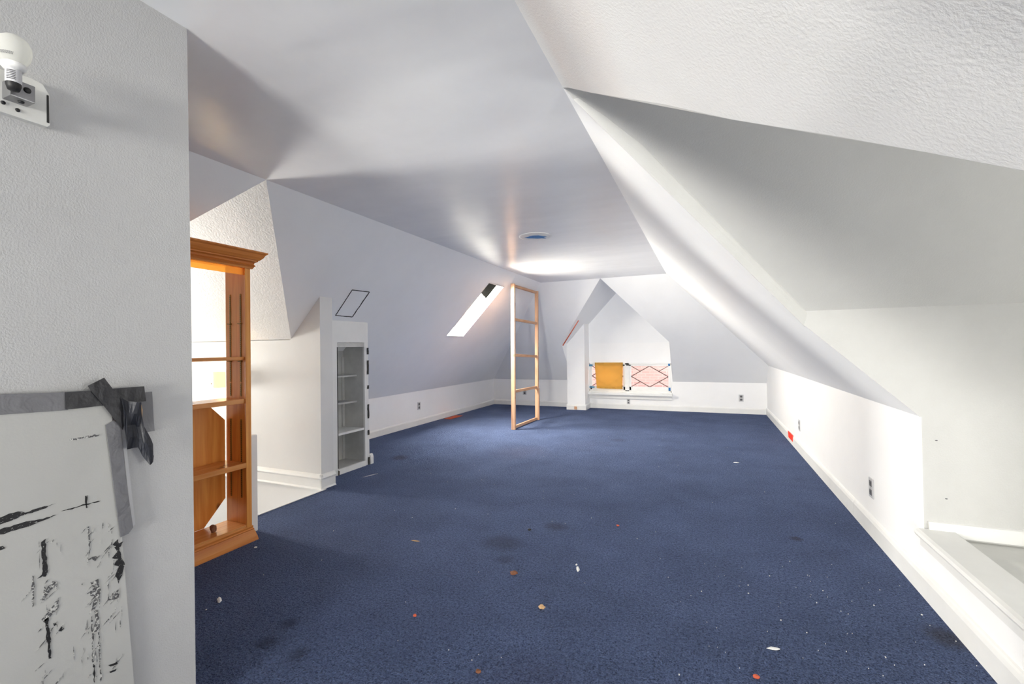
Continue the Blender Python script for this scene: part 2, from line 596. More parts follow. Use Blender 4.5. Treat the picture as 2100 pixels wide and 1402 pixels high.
# back slope with the dormer cut into it
DX0, DX1, DXM = -2.35, -0.54, -1.445
YV = 7.74
ZV = zb(YV)
nB = Vector((0, (ZC-ZKB), (YB-YE))).normalized()
yk = YB-(ZKR-ZKB)*(YB-YE)/(ZC-ZKB)
o = prism('ceiling_back', [
    [B(DXM, YE), B(XCR, YE), B(XR, yk), B(XR, YB), B(DX1, YB), B(DX1, YV)],
    [B(DXM, YE), B(DX0, YV), B(DX0, YB), B(XL, YB), B(XCL, YE)]], nB*T, 'slope')
struct(o, 'white sloping ceiling at the far end around the window dormer', 'ceiling')
o = prism('ceiling_window_dormer_left', [[(DXM, YE, ZC), (DX0, YV, ZV), (DX0, YB, ZV), (DXM, YB, ZC)]], (-.05, 0, .05), 'slope')
struct(o, 'left slope of the small dormer above the leaded window', 'ceiling')
o = prism('ceiling_window_dormer_right', [[(DXM, YE, ZC), (DX1, YV, ZV), (DX1, YB, ZV), (DXM, YB, ZC)]], (.05, 0, .05), 'slope')
struct(o, 'right slope of the small dormer above the leaded window', 'ceiling')
o = prism('wall_window_cheek_left', [[(DX0+.003, YV, ZV), (DX0+.003, YB, ZKB), (DX0+.003, YB, ZV)]], (-.0015, 0, 0), 'wall')
struct(o, 'left cheek of the window dormer', 'wall')
o = prism('wall_window_cheek_right', [[(DX1-.003, YV, ZV), (DX1-.003, YB, ZKB), (DX1-.003, YB, ZV)]], (.0015, 0, 0), 'wall')
struct(o, 'right cheek of the window dormer', 'wall')

WX0, WX1, WZ0, WZ1 = -2.03, -0.56, 0.325, 0.835
W = lambda x, z: (x, YB, z)
o = prism('wall_back', [
    [W(XL, 0), W(WX0, 0), W(WX0, ZKB), W(XL, ZKB)], [W(WX0, 0), W(WX1, 0), W(WX1, WZ0), W(WX0, WZ0)],
    [W(WX1, 0), W(XR, 0), W(XR, ZKB), W(WX1, ZKB)], [W(DX0, ZKB), W(WX0, ZKB), W(WX0, ZV), W(DX0, ZV)],
    [W(WX1, ZKB), W(DX1, ZKB), W(DX1, ZV), W(WX1, ZV)], [W(WX0, WZ1), W(WX1, WZ1), W(WX1, ZV), W(WX0, ZV)]], (0, 0.14, 0), 'wall')
struct(o, 'low white knee wall at the far end holding the leaded window', 'wall')
o = prism('wall_back_gable', [[W(DX0, ZV), W(DX1, ZV), W(DXM, ZC)]], (0, 0.14, 0), 'slope')
struct(o, 'plaster gable above the leaded window', 'wall')
o = prism('wall_pillar', [[(DX0+.005, 8.055, 0), (-2.015, 8.055, 0), (-2.015, 8.055, ZC-(ZC-ZV)*(DXM+2.015)/(DXM-DX0)), (DX0+.005, 8.055, ZV)]],
          (0, 0.345, 0), 'wall')
struct(o, 'white pillar built out beside the leaded window', 'wall')

# right knee wall and right slope
o = prism('wall_right', [[(XR, 2.65, 0), (XR, YB, 0), (XR, YB, ZKB), (XR, yk, ZKR), (XR, 2.65, ZKR)]], (0.004, 0, 0), 'wall')
struct(o, 'low white knee wall along the right side', 'wall')
V1 = [(-0.47+.894*k/4, 1.765+.864*k/4) for k in range(5)] + [ (0.45, 2.657), (XR, 2.657)]
VN = [(-0.466, 1.672), (-0.348, 1.539), (-0.086, 1.219), (0.058, 1.063), (0.193, 0.894), (0.281, 0.789), (0.343, 0.717), (0.378, 0.68)]
nR = Vector(((ZC-ZKR), 0, (XR-XCR))).normalized()
AP = R(XCR, 1.72)
o = prism('ceiling_right', [[AP, R(XCR, YE), R(XR, yk)] + [R(*p) for p in V1[::-1]]], nR*.004, 'slope')
struct(o, 'white sloping ceiling along the right side', 'ceiling')
o = prism('ceiling_right_near', [[AP] + [R(*p) for p in VN] + [R(XR, 0.68), R(XR, YF), R(XCR, YF)]], nR*T, 'knock')
struct(o, 'rough textured white slope close overhead on the right', 'ceiling')
# right dormer
XD = 2.1
YC, ZEV = 2.655, 1.31
V2 = [(-0.402+.857*k/4, 1.781+.874*k/4, 2.158-.848*k/4) for k in range(5)]
YRG, ZRG = 1.735, 2.19
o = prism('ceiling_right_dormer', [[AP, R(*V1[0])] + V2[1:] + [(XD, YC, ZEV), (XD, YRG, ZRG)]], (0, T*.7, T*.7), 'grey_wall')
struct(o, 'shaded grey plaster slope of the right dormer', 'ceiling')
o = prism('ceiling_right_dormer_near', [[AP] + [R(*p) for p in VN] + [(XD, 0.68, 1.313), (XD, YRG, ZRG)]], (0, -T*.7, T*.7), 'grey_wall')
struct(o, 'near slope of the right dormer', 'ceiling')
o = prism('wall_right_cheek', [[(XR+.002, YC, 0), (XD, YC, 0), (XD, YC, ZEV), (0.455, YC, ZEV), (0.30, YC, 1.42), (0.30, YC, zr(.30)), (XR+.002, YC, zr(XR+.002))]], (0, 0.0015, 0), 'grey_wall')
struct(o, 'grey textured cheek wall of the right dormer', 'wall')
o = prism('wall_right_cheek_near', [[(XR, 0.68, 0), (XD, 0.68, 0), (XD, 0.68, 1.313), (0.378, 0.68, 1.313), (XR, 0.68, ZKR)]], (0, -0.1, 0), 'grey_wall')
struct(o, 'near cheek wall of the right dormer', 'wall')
vy0, vy1, vz0, vz1 = 0.85, 1.65, 0.45, 1.15
o = prism('wall_right_gable', [
    [(XD, 0.68, 0), (XD, YC, 0), (XD, YC, vz0), (XD, 0.68, vz0)],
    [(XD, 0.68, vz0), (XD, vy0, vz0), (XD, vy0, ZEV), (XD, 0.68, ZEV)],
    [(XD, vy1, vz0), (XD, YC, vz0), (XD, YC, ZEV), (XD, vy1, ZEV)],
    [(XD, vy0, vz1), (XD, vy1, vz1), (XD, vy1, ZEV), (XD, vy0, ZEV)],
    [(XD, 0.68, ZEV), (XD, YC, ZEV), (XD, YRG, ZRG)]], (0.1, 0, 0), 'wall')
struct(o, 'gable wall of the right dormer', 'wall')
plain_window('window_3', 'X', XD, vy0, vy1, vz0, vz1, 1, 'white sash window in the right dormer gable')
o = prism('wall_right_low', [[(XR, 0.68, 0), (XR, 2.65, 0), (XR, 2.65, 0.27), (XR, 0.68, 0.27)]], (0.1, 0, 0), 'wall')
struct(o, 'very low white wall in front of the dormer platform', 'wall')
o = prism('wall_right_near', [[(XR, YF, 0), (XR, 0.68, 0), (XR, 0.68, ZKR), (XR, YF, ZKR)]], (0.1, 0, 0), 'wall')
struct(o, 'knee wall beside the camera', 'wall')
o = box('floor_platform', XR+0.1, XD, 0.68, YC, 0.0, 0.262, 'platform')
struct(o, 'raised grey painted platform inside the right dormer', 'floor')
# cap board with rounded nose on the low wall
sweep_pts = [(-0.012, 0.222), (-0.012, 0.262), (-0.028, 0.268), (-0.034, 0.28), (-0.030, 0.292), (-0.018, 0.298), (0.11, 0.298), (0.11, 0.222)]
o = sweep('trim_1', sweep_pts, (XR, 0.68, 0), (XR, 2.648, 0), 'trim', side=(1, 0, 0))
struct(o, 'white cap moulding along the low platform wall', 'trim')
# proud plaster strip along the valley of the right dormer
bm = bmesh.new()
v1 = [Vector(R(*p)) for p in V1[:5]] + [Vector(R(.456, 2.665))]
v2 = [Vector(p) for p in V2[:4]] + [Vector((0.455, YC-.005, ZEV)), Vector((.475, 2.665, 1.295))]
out = Vector((0.0, -0.004, -0.004))
a = [bm.verts.new(p+out) for p in v1]
b = [bm.verts.new(p+out) for p in v2]
mid = [bm.verts.new((p*.35+q*.65)+Vector((.0, -.005, -.005))) for p, q in zip(v1, v2)]
c = [bm.verts.new(p+Vector((.02, .03, .03))) for p in v1]
d = [bm.verts.new(p+Vector((.02, .03, .03))) for p in v2]
for i in range(5):
    for (p, q) in ((a, mid), (mid, b), (b, d), (d, c), (c, a)):
        bm.faces.new((p[i], p[i+1], q[i+1], q[i]))
bm.faces.new((a[0], mid[0], b[0], d[0], c[0]))
bm.faces.new((a[5], mid[5], b[5], d[5], c[5]))
o = obj('trim_2', bm, 'grey_wall')
struct(o, 'pale proud plaster strip edging the right dormer opening', 'trim')

# gable wall behind the camera
gx0, gx1, gz0, gz1 = -1.1, 0.4, 0.35, 1.55
prof = [(XL, 0), (XR, 0), (XR, ZKR), (XCR, ZC), (XCL, ZC), (XL, ZKL)]
G = lambda x, z: (x, YF, z)
zr_inv = lambda z: XR-(z-ZKR)*(XR-XCR)/(ZC-ZKR)
o = prism('wall_front', [[G(XL, 0), G(XR, 0), G(XR, gz0), G(gx1, gz0), G(gx0, gz0), G(XL, gz0)],
                         [G(gx1, gz0), G(XR, gz0), G(XR, ZKR), G(XCR, ZC), G(gx1, gz1)] if False else
                         [G(gx1, gz0), G(XR, gz0), G(XR, ZKR), G(gx1, zr(gx1))],
                         [G(XL, gz0), G(gx0, gz0), G(gx0, ZC), G(XCL, ZC), G(XL, ZKL)],
                         [G(gx0, gz1), G(zr_inv(gz1), gz1), G(XCR, ZC), G(gx0, ZC)]], (0, -0.1, 0), 'wall')
struct(o, 'gable wall behind the camera', 'wall')
plain_window('fill_window_4', 'Y', YF, gx0, gx1, gz0, gz1, -1, 'added wide sash window for fill light in the gable behind the camera')  # made-up window, goes with the added fill lamp

# neighbouring house beyond the leaded window
o = prism('neighbour_wall', [[(-9, 13, -4), (7, 13, -4), (7, 13, 4.5), (-9, 13, 4.5)]], (0, 0.25, 0), 'brick')
tag(o, 'pink brick wall of the next house seen through the leaded window', 'building', kind='structure')

# ------------------------------------------------------------------ baseboards
bprof = [(0, 0), (0.016, 0), (0.016, 0.075), (0.010, 0.088), (0.006, 0.092), (0, 0.095)]
o = sweep('baseboard_left', bprof, (XL, 2.99, 0), (XL, YB, 0), 'trim', side=(1, 0, 0))
struct(o, 'white baseboard along the left knee wall', 'baseboard')
o = sweep('baseboard_back_left', bprof, (XL, YB, 0), (DX0, YB, 0), 'trim', side=(0, -1, 0))
struct(o, 'white baseboard at the far end left of the pillar', 'baseboard')
o = sweep('baseboard_back_right', bprof, (-2.015, YB, 0), (XR, YB, 0), 'trim', side=(0, -1, 0))
struct(o, 'white baseboard below the leaded window', 'baseboard')
o = sweep('baseboard_pillar', bprof, (DX0-.012, 8.055, 0), (-2.0, 8.055, 0), 'trim', side=(0, -1, 0))
struct(o, 'short white baseboard on the pillar foot', 'baseboard')
o = sweep('baseboard_pillar_side', bprof, (-2.015, 8.04, 0), (-2.015, YB, 0), 'trim', side=(1, 0, 0))
struct(o, 'narrow baseboard on the side of the pillar', 'baseboard')
rprof = [(0, 0), (0.018, 0), (0.018, 0.088), (0.012, 0.104), (0.007, 0.110), (0, 0.114)]
o = sweep('baseboard_right', rprof, (XR, 3.66, 0), (XR, YB, 0), 'trim', side=(-1, 0, 0))
struct(o, 'white baseboard along the far part of the right knee wall', 'baseboard')
o = sweep('baseboard_right_near', rprof, (XR, YF, 0), (XR, 3.657, 0), 'trim', side=(-1, 0, 0))
struct(o, 'white baseboard along the near part of the right wall', 'baseboard')
o = sweep('baseboard_platform', [(0, 0), (0.014, 0), (0.014, .05), (.009, .058), (0, .062)], (XR+.02, YC, .272), (XD, YC, .272), 'trim', side=(0, -1, 0))
struct(o, 'narrow white baseboard above the dormer platform', 'baseboard')
sprof = [(0, -0.01), (0.022, -0.01), (0.026, 0.0), (0.016, 0.012), (0.016, 0.075), (0.024, 0.09), (0.016, 0.105), (0.006, 0.115), (0, 0.12)]
o = sweep('baseboard_stair', sprof, (XG, 2.85, 0), (-2.93, 2.85, 0), 'trim', side=(0, -1, 0))
struct(o, 'moulded white baseboard along the stairwell wall', 'baseboard')
o = sweep('baseboard_partition_end', sprof, (-2.95, 2.83, 0), (-2.95, 2.99, 0), 'trim', side=(1, 0, 0))
struct(o, 'moulded baseboard return on the partition end', 'baseboard')
# carpet nosing at the stair opening
o = box('trim_3', SX-0.012, SX, 2.06, 2.85, -0.12, 0.004, 'trim')
struct(o, 'white edge board below the carpet at the stair opening', 'trim')

# ------------------------------------------------------------------ skylight
c = [Vector(L(SKX1-.003, SKY0+.003)), Vector(L(SKX1-.003, SKY1-.003)), Vector(L(SKX0+.003, SKY1-.003)), Vector(L(SKX0+.003, SKY0+.003))]
WD = 0.20
well = nL*WD
bm = bmesh.new()
th = 0.02
sl = (c[2]-c[1]).normalized()
Yv = Vector((0, 1, 0))
add_prism(bm, [c[1], c[2], c[2]+well, c[1]+well], Yv*th)
add_prism(bm, [c[0], c[3], c[3]+well, c[0]+well], -Yv*th)
add_prism(bm, [c[0], c[1], c[1]+well, c[0]+well], -sl*th)
add_prism(bm, [c[3], c[2], c[2]+well, c[3]+well], sl*th)
sk = obj('window_5', bm, 'trim')
struct(sk, 'narrow deep skylight in the left slope beside the wooden frame', 'window')
pl = prism('pane', [[p+nL*(WD-.02) for p in c]], nL*.004, 'glass', sk)
# sash rail along the far side, dark flap over its upper third
q0, q1 = c[1]+nL*.11, c[2]+nL*.11
e = q1-q0
bm = bmesh.new()
s0, s1 = q0+e*.30, q0+e*.90
add_prism(bm, [s0, s1, s1+nL*.075, s0+nL*.075], -Yv*.022)
s2, s3 = q0+e*.31, q0+e*.89
add_prism(bm, [s2+nL*.03, s3+nL*.03, s3+nL*.065, s2+nL*.065], -Yv*.03)
obj('sash_rail', bm, 'trim', sk)
bm = bmesh.new()
d0, d1 = q0+e*.0, q0+e*.305
add_prism(bm, [d0-nL*.01, d1-nL*.01, d1+nL*.09, d0+nL*.09], -Yv*.028)
o = obj('blind_end', bm, 'velvet', sk)
o['label'] = 'dark rolled blind end at the top'

# sealed hatch outline on the left slope
hz = empty('ceiling_hatch', L(-2.97, 3.255))
hc = [Vector(L(-2.87, 3.14)), Vector(L(-2.865, 3.355)), Vector(L(-3.079, 3.365)), Vector(L(-3.078, 3.154))]
prism('hatch_panel', [hc], -nL*.004, 'slope', hz)
for i, wd in enumerate((.006, .013, .009, .004)):
    p, q = hc[i], hc[(i+1) % 4]
    dr = (q-p).normalized()
    sd = dr.cross(nL)
    bm = bmesh.new()
    n = 12
    pts = []
    rnd = random.Random(i)
    top = [p+(q-p)*(k/n)+sd*(wd*(.6+rnd.random()*.6))/2 for k in range(n+1)]
    bot = [p+(q-p)*(k/n)-sd*(wd*(.6+rnd.random()*.6))/2 for k in range(n+1)]
    add_prism(bm, top+bot[::-1], -nL*.0055)
    obj('crack', bm, 'dark', hz)
tag(hz, 'sealed rectangular hatch with dark cracked outline above the recessed cupboard', 'hatch')

# ------------------------------------------------------------------ recessed cupboard (open shelves in the left wall)
NX = -3.12
cb = empty('recessed_cupboard', (NX, 3.35, 0))
OY0, OY1, OZ0, OZ1 = 3.215, 3.575, 0.05, 1.175
NB = NX-0.27
zt = zl(NX)-0.003


def slab(name, pts, vec, m='niche'):
    return prism(name, [pts], vec, m, cb)


slab('stile', [(NX, 2.99, 0), (NX, OY0, 0), (NX, OY0, zt), (NX, 2.99, zt)], (-0.02, 0, 0), 'trim')
slab('stile', [(NX, OY1, 0), (NX, 3.635, 0), (NX, 3.625, zt), (NX, OY1, zt)], (-0.02, 0, 0), 'trim')
slab('header', [(NX, OY0, OZ1), (NX, OY1, OZ1), (NX, OY1, 1.215), (NX, OY0, 1.215)], (-0.02, 0, 0), 'niche')
slab('top_panel', [(NX+.006, 3.03, 1.217), (NX+.006, 3.618, 1.217), (NX+.006, 3.618, zt), (NX+.006, 3.03, zt)], (-0.02, 0, 0), 'trim')
slab('sill', [(NX+.004, 3.19, 0), (NX+.004, OY1, 0), (NX+.004, OY1, OZ0), (NX+.004, 3.19, OZ0)], (-0.02, 0, 0), 'trim')
slab('back_panel', [(NB, OY0-.03, 0), (NB, OY1+.03, 0), (NB, OY1+.03, zl(NB)-.003), (NB, OY0-.03, zl(NB)-.003)], (-0.02, 0, 0))
slab('side_panel', [(NX-.02, OY1, 0), (NB, OY1, 0), (NB, OY1, zl(NB)-.003), (NX-.02, OY1, zl(NX-.02)-.003)], (0, 0.05, 0))
slab('side_panel', [(NX-.02, OY0, 0), (NB, OY0, 0), (NB, OY0, zl(NB)-.003), (NX-.02, OY0, zl(NX-.02)-.003)], (0, -0.05, 0))
slab('bottom_board', [(NX-.016, OY0, OZ0-.03), (NB, OY0, OZ0-.03), (NB, OY1, OZ0-.03), (NX-.016, OY1, OZ0-.03)], (0, 0, .028))
slab('top_board', [(NX-.016, OY0, OZ1+.003), (NB+.07, OY0, OZ1+.003), (NB+.07, OY1, OZ1+.003), (NX-.016, OY1, OZ1+.003)], (0, 0, .02))
slab('corner_batten', [(NB, OY1-.03, OZ0), (NB, OY1, OZ0), (NB, OY1, OZ1-.1), (NB, OY1-.03, OZ1-.1)], (0.012, 0, 0))
# cleats and shelves: two shallow ledges and one full shelf
slab('shelf', [(NX-.10, OY0, .885), (NB, OY0, .885), (NB, OY1, .885), (NX-.10, OY1, .885)], (0, 0, .014))
slab('shelf', [(NX-.10, OY0, .625), (NB, OY0, .625), (NB, OY1, .625), (NX-.10, OY1, .625)], (0, 0, .016))
slab('shelf', [(NX-.012, OY0, .355), (NB, OY0, .355), (NB, OY1, .355), (NX-.012, OY1, .355)], (0, 0, .02), 'trim')
for (z0, z1) in ((1.10, 1.165), (.90, 1.04), (.755, .79), (.46, .60), (.295, .345), (.0, .075)):
    rnd = random.Random(int(z0*100))
    n = 6
    left = [(NX+.007, 3.606+rnd.random()*.006, z0+(z1-z0)*k/n) for k in range(n+1)]
    right = [(NX+.007, 3.632-rnd.random()*.004, z0+(z1-z0)*k/n) for k in range(n+1)]
    p = slab('chipped_patch', left+right[::-1], (-0.004, 0, 0), 'dark')
    p['label'] = 'dark patch of chipped paint'
slab('gap', [(NX+.002, OY0-.006, .06), (NX+.002, OY0+.002, .06), (NX+.002, OY0+.002, OZ1), (NX+.002, OY0-.005, OZ1)], (-.004, 0, 0), 'dark')
slab('gap', [(NX+.008, 3.205, .0), (NX+.008, 3.222, .0), (NX+.008, 3.224, .035), (NX+.008, 3.208, .045)], (-.004, 0, 0), 'chipbrown')
# scrap of baseboard past the cupboard
bm = bmesh.new()
add_prism(bm, [(NX-.01, 3.64, 0), (NX+.012, 3.64, 0), (NX+.012, 3.64, .07), (NX+.004, 3.64, .095), (NX-.01, 3.64, .10)], (0, .04, 0))
obj('baseboard_stub', bm, 'trim', cb)
bm = bmesh.new()
slab('end_panel', [(NX-.02, 3.63, 0), (XL, 3.63, 0), (XL, 3.63, ZKL), (NX-.02, 3.63, zl(NX-.02)-.004)], (0, -.004, 0), 'trim')
bm.free()
tag(cb, 'open recessed cupboard with grey shelves and chipped paint built into the left wall', 'cupboard')

# ------------------------------------------------------------------ leaded double window
YW = YB
wn = empty('window_1', ((WX0+WX1)/2, YW, WZ0))
struct(wn, 'pair of white leaded casement windows with diamond panes at the far end', 'window')
bm = bmesh.new()
for b_ in ((WX0, WX1, WZ1-.028, WZ1), (WX0, WX1, WZ0, WZ0+.02), (WX0, WX0+.03, WZ0, WZ1), (WX1-.02, WX1, WZ0, WZ1), (-1.36, -1.285, WZ0, WZ1)):
    add_box(bm, b_[0], b_[1], YW-.004, YW+.06, b_[2], b_[3], .003)
obj('window_frame', bm, 'trim', wn)


def casement(x0, x1, z0, z1):
    fs = .034
    bm = bmesh.new()
    add_box(bm, x0, x1, YW+.004, YW+.04, z0, z0+fs+.03, .003)
    add_box(bm, x0, x1, YW+.004, YW+.04, z1-fs+.008, z1, .003)
    add_box(bm, x0, x0+fs, YW+.004, YW+.04, z0, z1, .003)
    add_box(bm, x1-fs, x1, YW+.004, YW+.04, z0, z1, .003)
    s = obj('casement', bm, 'trim', wn)
    a0, a1, b0, b1 = x0+fs, x1-fs, z0+fs+.03, z1-fs+.008
    xm, zm = (a0+a1)/2, (b0+b1)/2
    # panes: a large central diamond, eight border pieces
    qx, qz = (a1-a0)/4, (b1-b0)/4
    P = {'L': (a0, zm), 'Rr': (a1, zm), 'T': (xm, b1), 'Bo': (xm, b0)}
    tl, tr_, bl, br = (a0+qx, zm+qz), (a1-qx, zm+qz), (a0+qx, zm-qz), (a1-qx, zm-qz)
    polys = [[P['L'], P['Bo'], P['Rr'], P['T']],
             [(a0, b1), tl, P['L']], [(a0, b1), P['T'], tl], [(a1, b1), tr_, P['T']], [(a1, b1), P['Rr'], tr_],
             [(a0, b0), bl, P['Bo']], [(a0, b0), P['L'], bl], [(a1, b0), br, P['Rr']], [(a1, b0), P['Bo'], br]]
    for poly in polys:
        prism('pane', [[(x, YW+.02, z) for x, z in poly]], (0, .004, 0), 'glass', s)

    def came(p, q, wd=.012):
        p, q = Vector((p[0], 0, p[1])), Vector((q[0], 0, q[1]))
        dr = (q-p).normalized()
        sd = Vector((-dr.z, 0, dr.x))*wd/2
        y = Vector((0, YW+.017, 0))
        prism('lead_came', [[p+sd+y, q+sd+y, q-sd+y, p-sd+y]], (0, .010, 0), 'lead', s)
    for p, q in ((P['L'], P['T']), (P['T'], P['Rr']), (P['Rr'], P['Bo']), (P['Bo'], P['L'])):
        came(p, q, .014)
    for p, q in (((a0, b1), tl), ((a1, b1), tr_), ((a0, b0), bl), ((a1, b0), br)):
        came(p, q)
    return s


casement(WX0+.03, -1.36, WZ0+.02, WZ1-.028)
casement(-1.285, WX1-.02, WZ0+.02, WZ1-.028)
# sill board
bm = bmesh.new()
add_box(bm, -2.045, -0.545, YB-.11, YB+.02, .262, .300, .004)
add_box(bm, -2.035, -0.555, YB-.035, YB, .19, .262, .004)
o = obj('window_sill', bm, 'trim', wn)
bm = bmesh.new()
add_box(bm, -2.03, -.56, YB-.02, YB, .300, .325, .003)
obj('sill_strip', bm, 'trim', wn)
box('sill_board', -1.80, -.72, YB-.10, YB-.03, .300, .306, 'trim', wn)

for (x0, x1, z0, z1, m, lb) in (
        (-2.035, -1.95, .775, .81, 'darkblue', 'blue tape at the top left corner of the leaded window'),
        (-2.03, -1.92, .372, .402, 'darkblue', 'blue tape at the bottom left corner of the leaded window'),
        (-.612, -.582, .79, .825, 'blue', 'small blue tape at the top right corner of the leaded window'),
        (-.612, -.58, .355, .405, 'blue', 'small blue tape at the bottom right corner of the leaded window'),
        (-1.335, -1.285, .79, .818, 'black', 'black tape on the window mullion top')):
    bm = bmesh.new()
    rnd = random.Random(x0)
    n = 5
    top = [(x0+(x1-x0)*k/n, YB-.006, z1+rnd.uniform(-.002, .002)) for k in range(n+1)]
    bot = [(x0+(x1-x0)*k/n, YB-.006, z0+rnd.uniform(-.002, .002)) for k in range(n+1)]
    add_prism(bm, top+bot[::-1], (0, .0018, 0))
    tag(obj('tape_piece', bm, m), lb, 'tape')

# amber cushion leaning on the left casement
bm = bmesh.new()
nx, nz = 14, 12
cc = [(-1.905, .846), (-1.388, .848), (-1.40, .366), (-1.868, .372)]
rows = []
random.seed(3)
for side in (0, 1):
    g = []
    for j in range(nz+1):
        r = []
        for i in range(nx+1):
            u, v = i/nx, j/nz
            top = Vector((cc[0][0]*(1-u)+cc[1][0]*u, 0, cc[0][1]*(1-u)+cc[1][1]*u))
            bot = Vector((cc[3][0]*(1-u)+cc[2][0]*u, 0, cc[3][1]*(1-u)+cc[2][1]*u))
            p = top*(1-v)+bot*v
            edge = min(u, 1-u, v, 1-v)
            fat = .018*min(1, edge/.12)**.5
            wr = noise.noise(Vector((u*4, v*4, 1.3)))*.008
            pinch = math.exp(-((u-.42)**2/.02+(v-.9)**2/.01))*.02
            lean = -.020-.028*v
            yy = YB-.008+lean+(wr-fat+pinch if side == 0 else fat*.4)
            r.append(bm.verts.new((p.x, yy, p.z)))
        g.append(r)
    rows.append(g)
    for j in range(nz):
        for i in range(nx):
            f = (g[j][i], g[j][i+1], g[j+1][i+1], g[j+1][i])
            bm.faces.new(f)
a, b = rows
for j in range(nz):
    bm.faces.new((a[j][0], a[j+1][0], b[j+1][0], b[j][0]))
    bm.faces.new((a[j][nx], a[j+1][nx], b[j+1][nx], b[j][nx]))
for i in range(nx):
    bm.faces.new((a[0][i], a[0][i+1], b[0][i+1], b[0][i]))
    bm.faces.new((a[nz][i], a[nz][i+1], b[nz][i+1], b[nz][i]))
o = obj('foam_cushion', bm, 'amber', smooth=True)
tag(o, 'flat translucent amber foam cushion propped against the left leaded casement', 'cushion')

# thin red strip along the left valley of the window dormer
bm = bmesh.new()
p, q = Vector((-2.331, 7.758, 1.18)), Vector((-1.939, 7.368, 1.587))
off = Vector((.006, -.012, -.012))
s = (q-p).normalized().cross(nB)*.009
add_prism(bm, [p+off+s, q+off+s*.7, q+off-s*.7, p+off-s], nB*.012)
tag(obj('red_strip', bm, 'rust'), 'thin rust red strip lying along the edge of the window dormer', 'strip')
o = box('wood_block', -2.21, -2.165, 8.015, 8.04, .012, .062, 'raw')
tag(o, 'small tan wooden block at the foot of the white pillar', 'block')

# ------------------------------------------------------------------ outlets
def outlet(x, y, z, face, label, s=1.0):
    e = empty('wall_outlet', (x, y, z))
    hw, hh = .036*s, .058*s
    def bx(nm, u0, u1, z0, z1, d0, d1, m, bev=.001, par=e):
        bm = bmesh.new()
        if face == '-X':
            add_box(bm, x-d1, x-d0, y+u0, y+u1, z+z0, z+z1, bev)
        elif face == '+X':
            add_box(bm, x+d0, x+d1, y+u0, y+u1, z+z0, z+z1, bev)
        else:
            add_box(bm, x+u0, x+u1, y-d1, y-d0, z+z0, z+z1, bev)
        return obj(nm, bm, m, par)
    bx('cover_plate', -hw, hw, -hh, hh, 0, .006, 'plate', .002)
    for k in (-1, 1):
        so = bx('socket', -.018*s, .018*s, k*.026*s-.017*s, k*.026*s+.017*s, .004, .0085, 'socket', .003)
        for u in (-.007, .007):
            bx('slot', u*s-.0015, u*s+.0015, k*.026*s-.002, k*.026*s+.009, .008, .0092, 'black', 0, so)
    bx('screw', -.003, .003, -.003, .003, .005, .0075, 'metal', .001)
    tag(e, label, 'outlet', 'wall outlets around the attic')


outlet(XR, 3.345, .28, '-X', 'grey outlet on the right knee wall nearest the dormer platform')
outlet(XR, 5.612, .283, '-X', 'outlet on the right knee wall above the orange sticker')
outlet(.523, YB, .258, '-Y', 'grey outlet on the far knee wall near the right corner')
outlet(-1.305, YB, .094+.045, '-Y', 'small grey outlet low under the leaded window sill', .78)
outlet(-3.323, YB, .265, '-Y', 'outlet on the far wall behind the upright wooden frame')
outlet(XL, 5.762, .286, '+X', 'grey outlet on the left knee wall')
bm = bmesh.new()
add_prism(bm, [(XR-.0195, 6.25, .118), (XR-.0195, 5.93, .118), (XR-.0195, 5.93, .045), (XR-.0195, 6.22, .045)], (-.0015, 0, 0))
bmesh.ops.translate(bm, vec=(.001, 0, 0), verts=bm.verts)
tag(obj('orange_sticker', bm, 'orange'), 'bright orange red sticker on the right baseboard', 'sticker')

# floor register by the left knee wall
rg = empty('floor_register', (-3.86, 6.55, 0))
prism('plate', [[(-3.93, 6.36, .004), (-3.80, 6.36, .004), (-3.80, 6.74, .004), (-3.93, 6.74, .004)]], (0, 0, .006), 'rust', rg)
for k in range(9):
    y = 6.39+k*.037
    box('slat', -3.915, -3.815, y, y+.02, .010, .0135, 'orange' if False else 'rust', rg)
tag(rg, 'flat rust orange floor register on the carpet by the left wall', 'register')

# ------------------------------------------------------------------ ceiling plate with blue tape
lathe('ceiling_plate', [(0, 0), (.135, 0), (.150, .002), (.150, .004), (0, .004)], (-1.43, 3.935, ZC-.004), 'trim', seg=40)
o = bpy.data.objects['ceiling_plate']
tag(o, 'round white cover plate on the flat ceiling', 'plate')
bm = bmesh.new()
out = [(-.105, .02), (-.07, .045), (-.03, .05), (.02, .062), (.06, .05), (.098, .075), (.07, .028), (.10, .0), (.06, -.03), (.02, -.055), (-.03, -.05), (-.06, -.03), (-.075, .0)]
ca, sa = math.cos(.4), math.sin(.4)
add_prism(bm, [(-1.425+x*ca-y*sa, 3.94+x*sa+y*ca, ZC-.006) for x, y in out], (0, 0, .0015))
tag(obj('blue_tape_scrap', bm, 'blue'), 'torn bright blue tape on the round ceiling plate', 'tape')

# ------------------------------------------------------------------ upright wooden frame
fr = empty('wooden_frame', (-2.49, 6.33, 0))
def beam(name, p, q, wx, wy, m, parent=fr, bev=.003):
    """board from p to q with cross size wx (X) and wy (the other)"""
    p, q = Vector(p), Vector(q)
    dr = q-p
    ln = dr.length
    bm = bmesh.new()
    add_box(bm, -wx/2, wx/2, -wy/2, wy/2, 0, ln, bev)
    x = Vector((1, 0, 0))
    zax = dr.normalized()
    yax = zax.cross(x).normalized()
    xax = yax.cross(zax)
    mt = Matrix(((xax.x, yax.x, zax.x, p.x), (xax.y, yax.y, zax.y, p.y), (xax.z, yax.z, zax.z, p.z), (0, 0, 0, 1)))
    bmesh.ops.transform(bm, matrix=mt, verts=bm.verts)
    return obj(name, bm, m, parent)


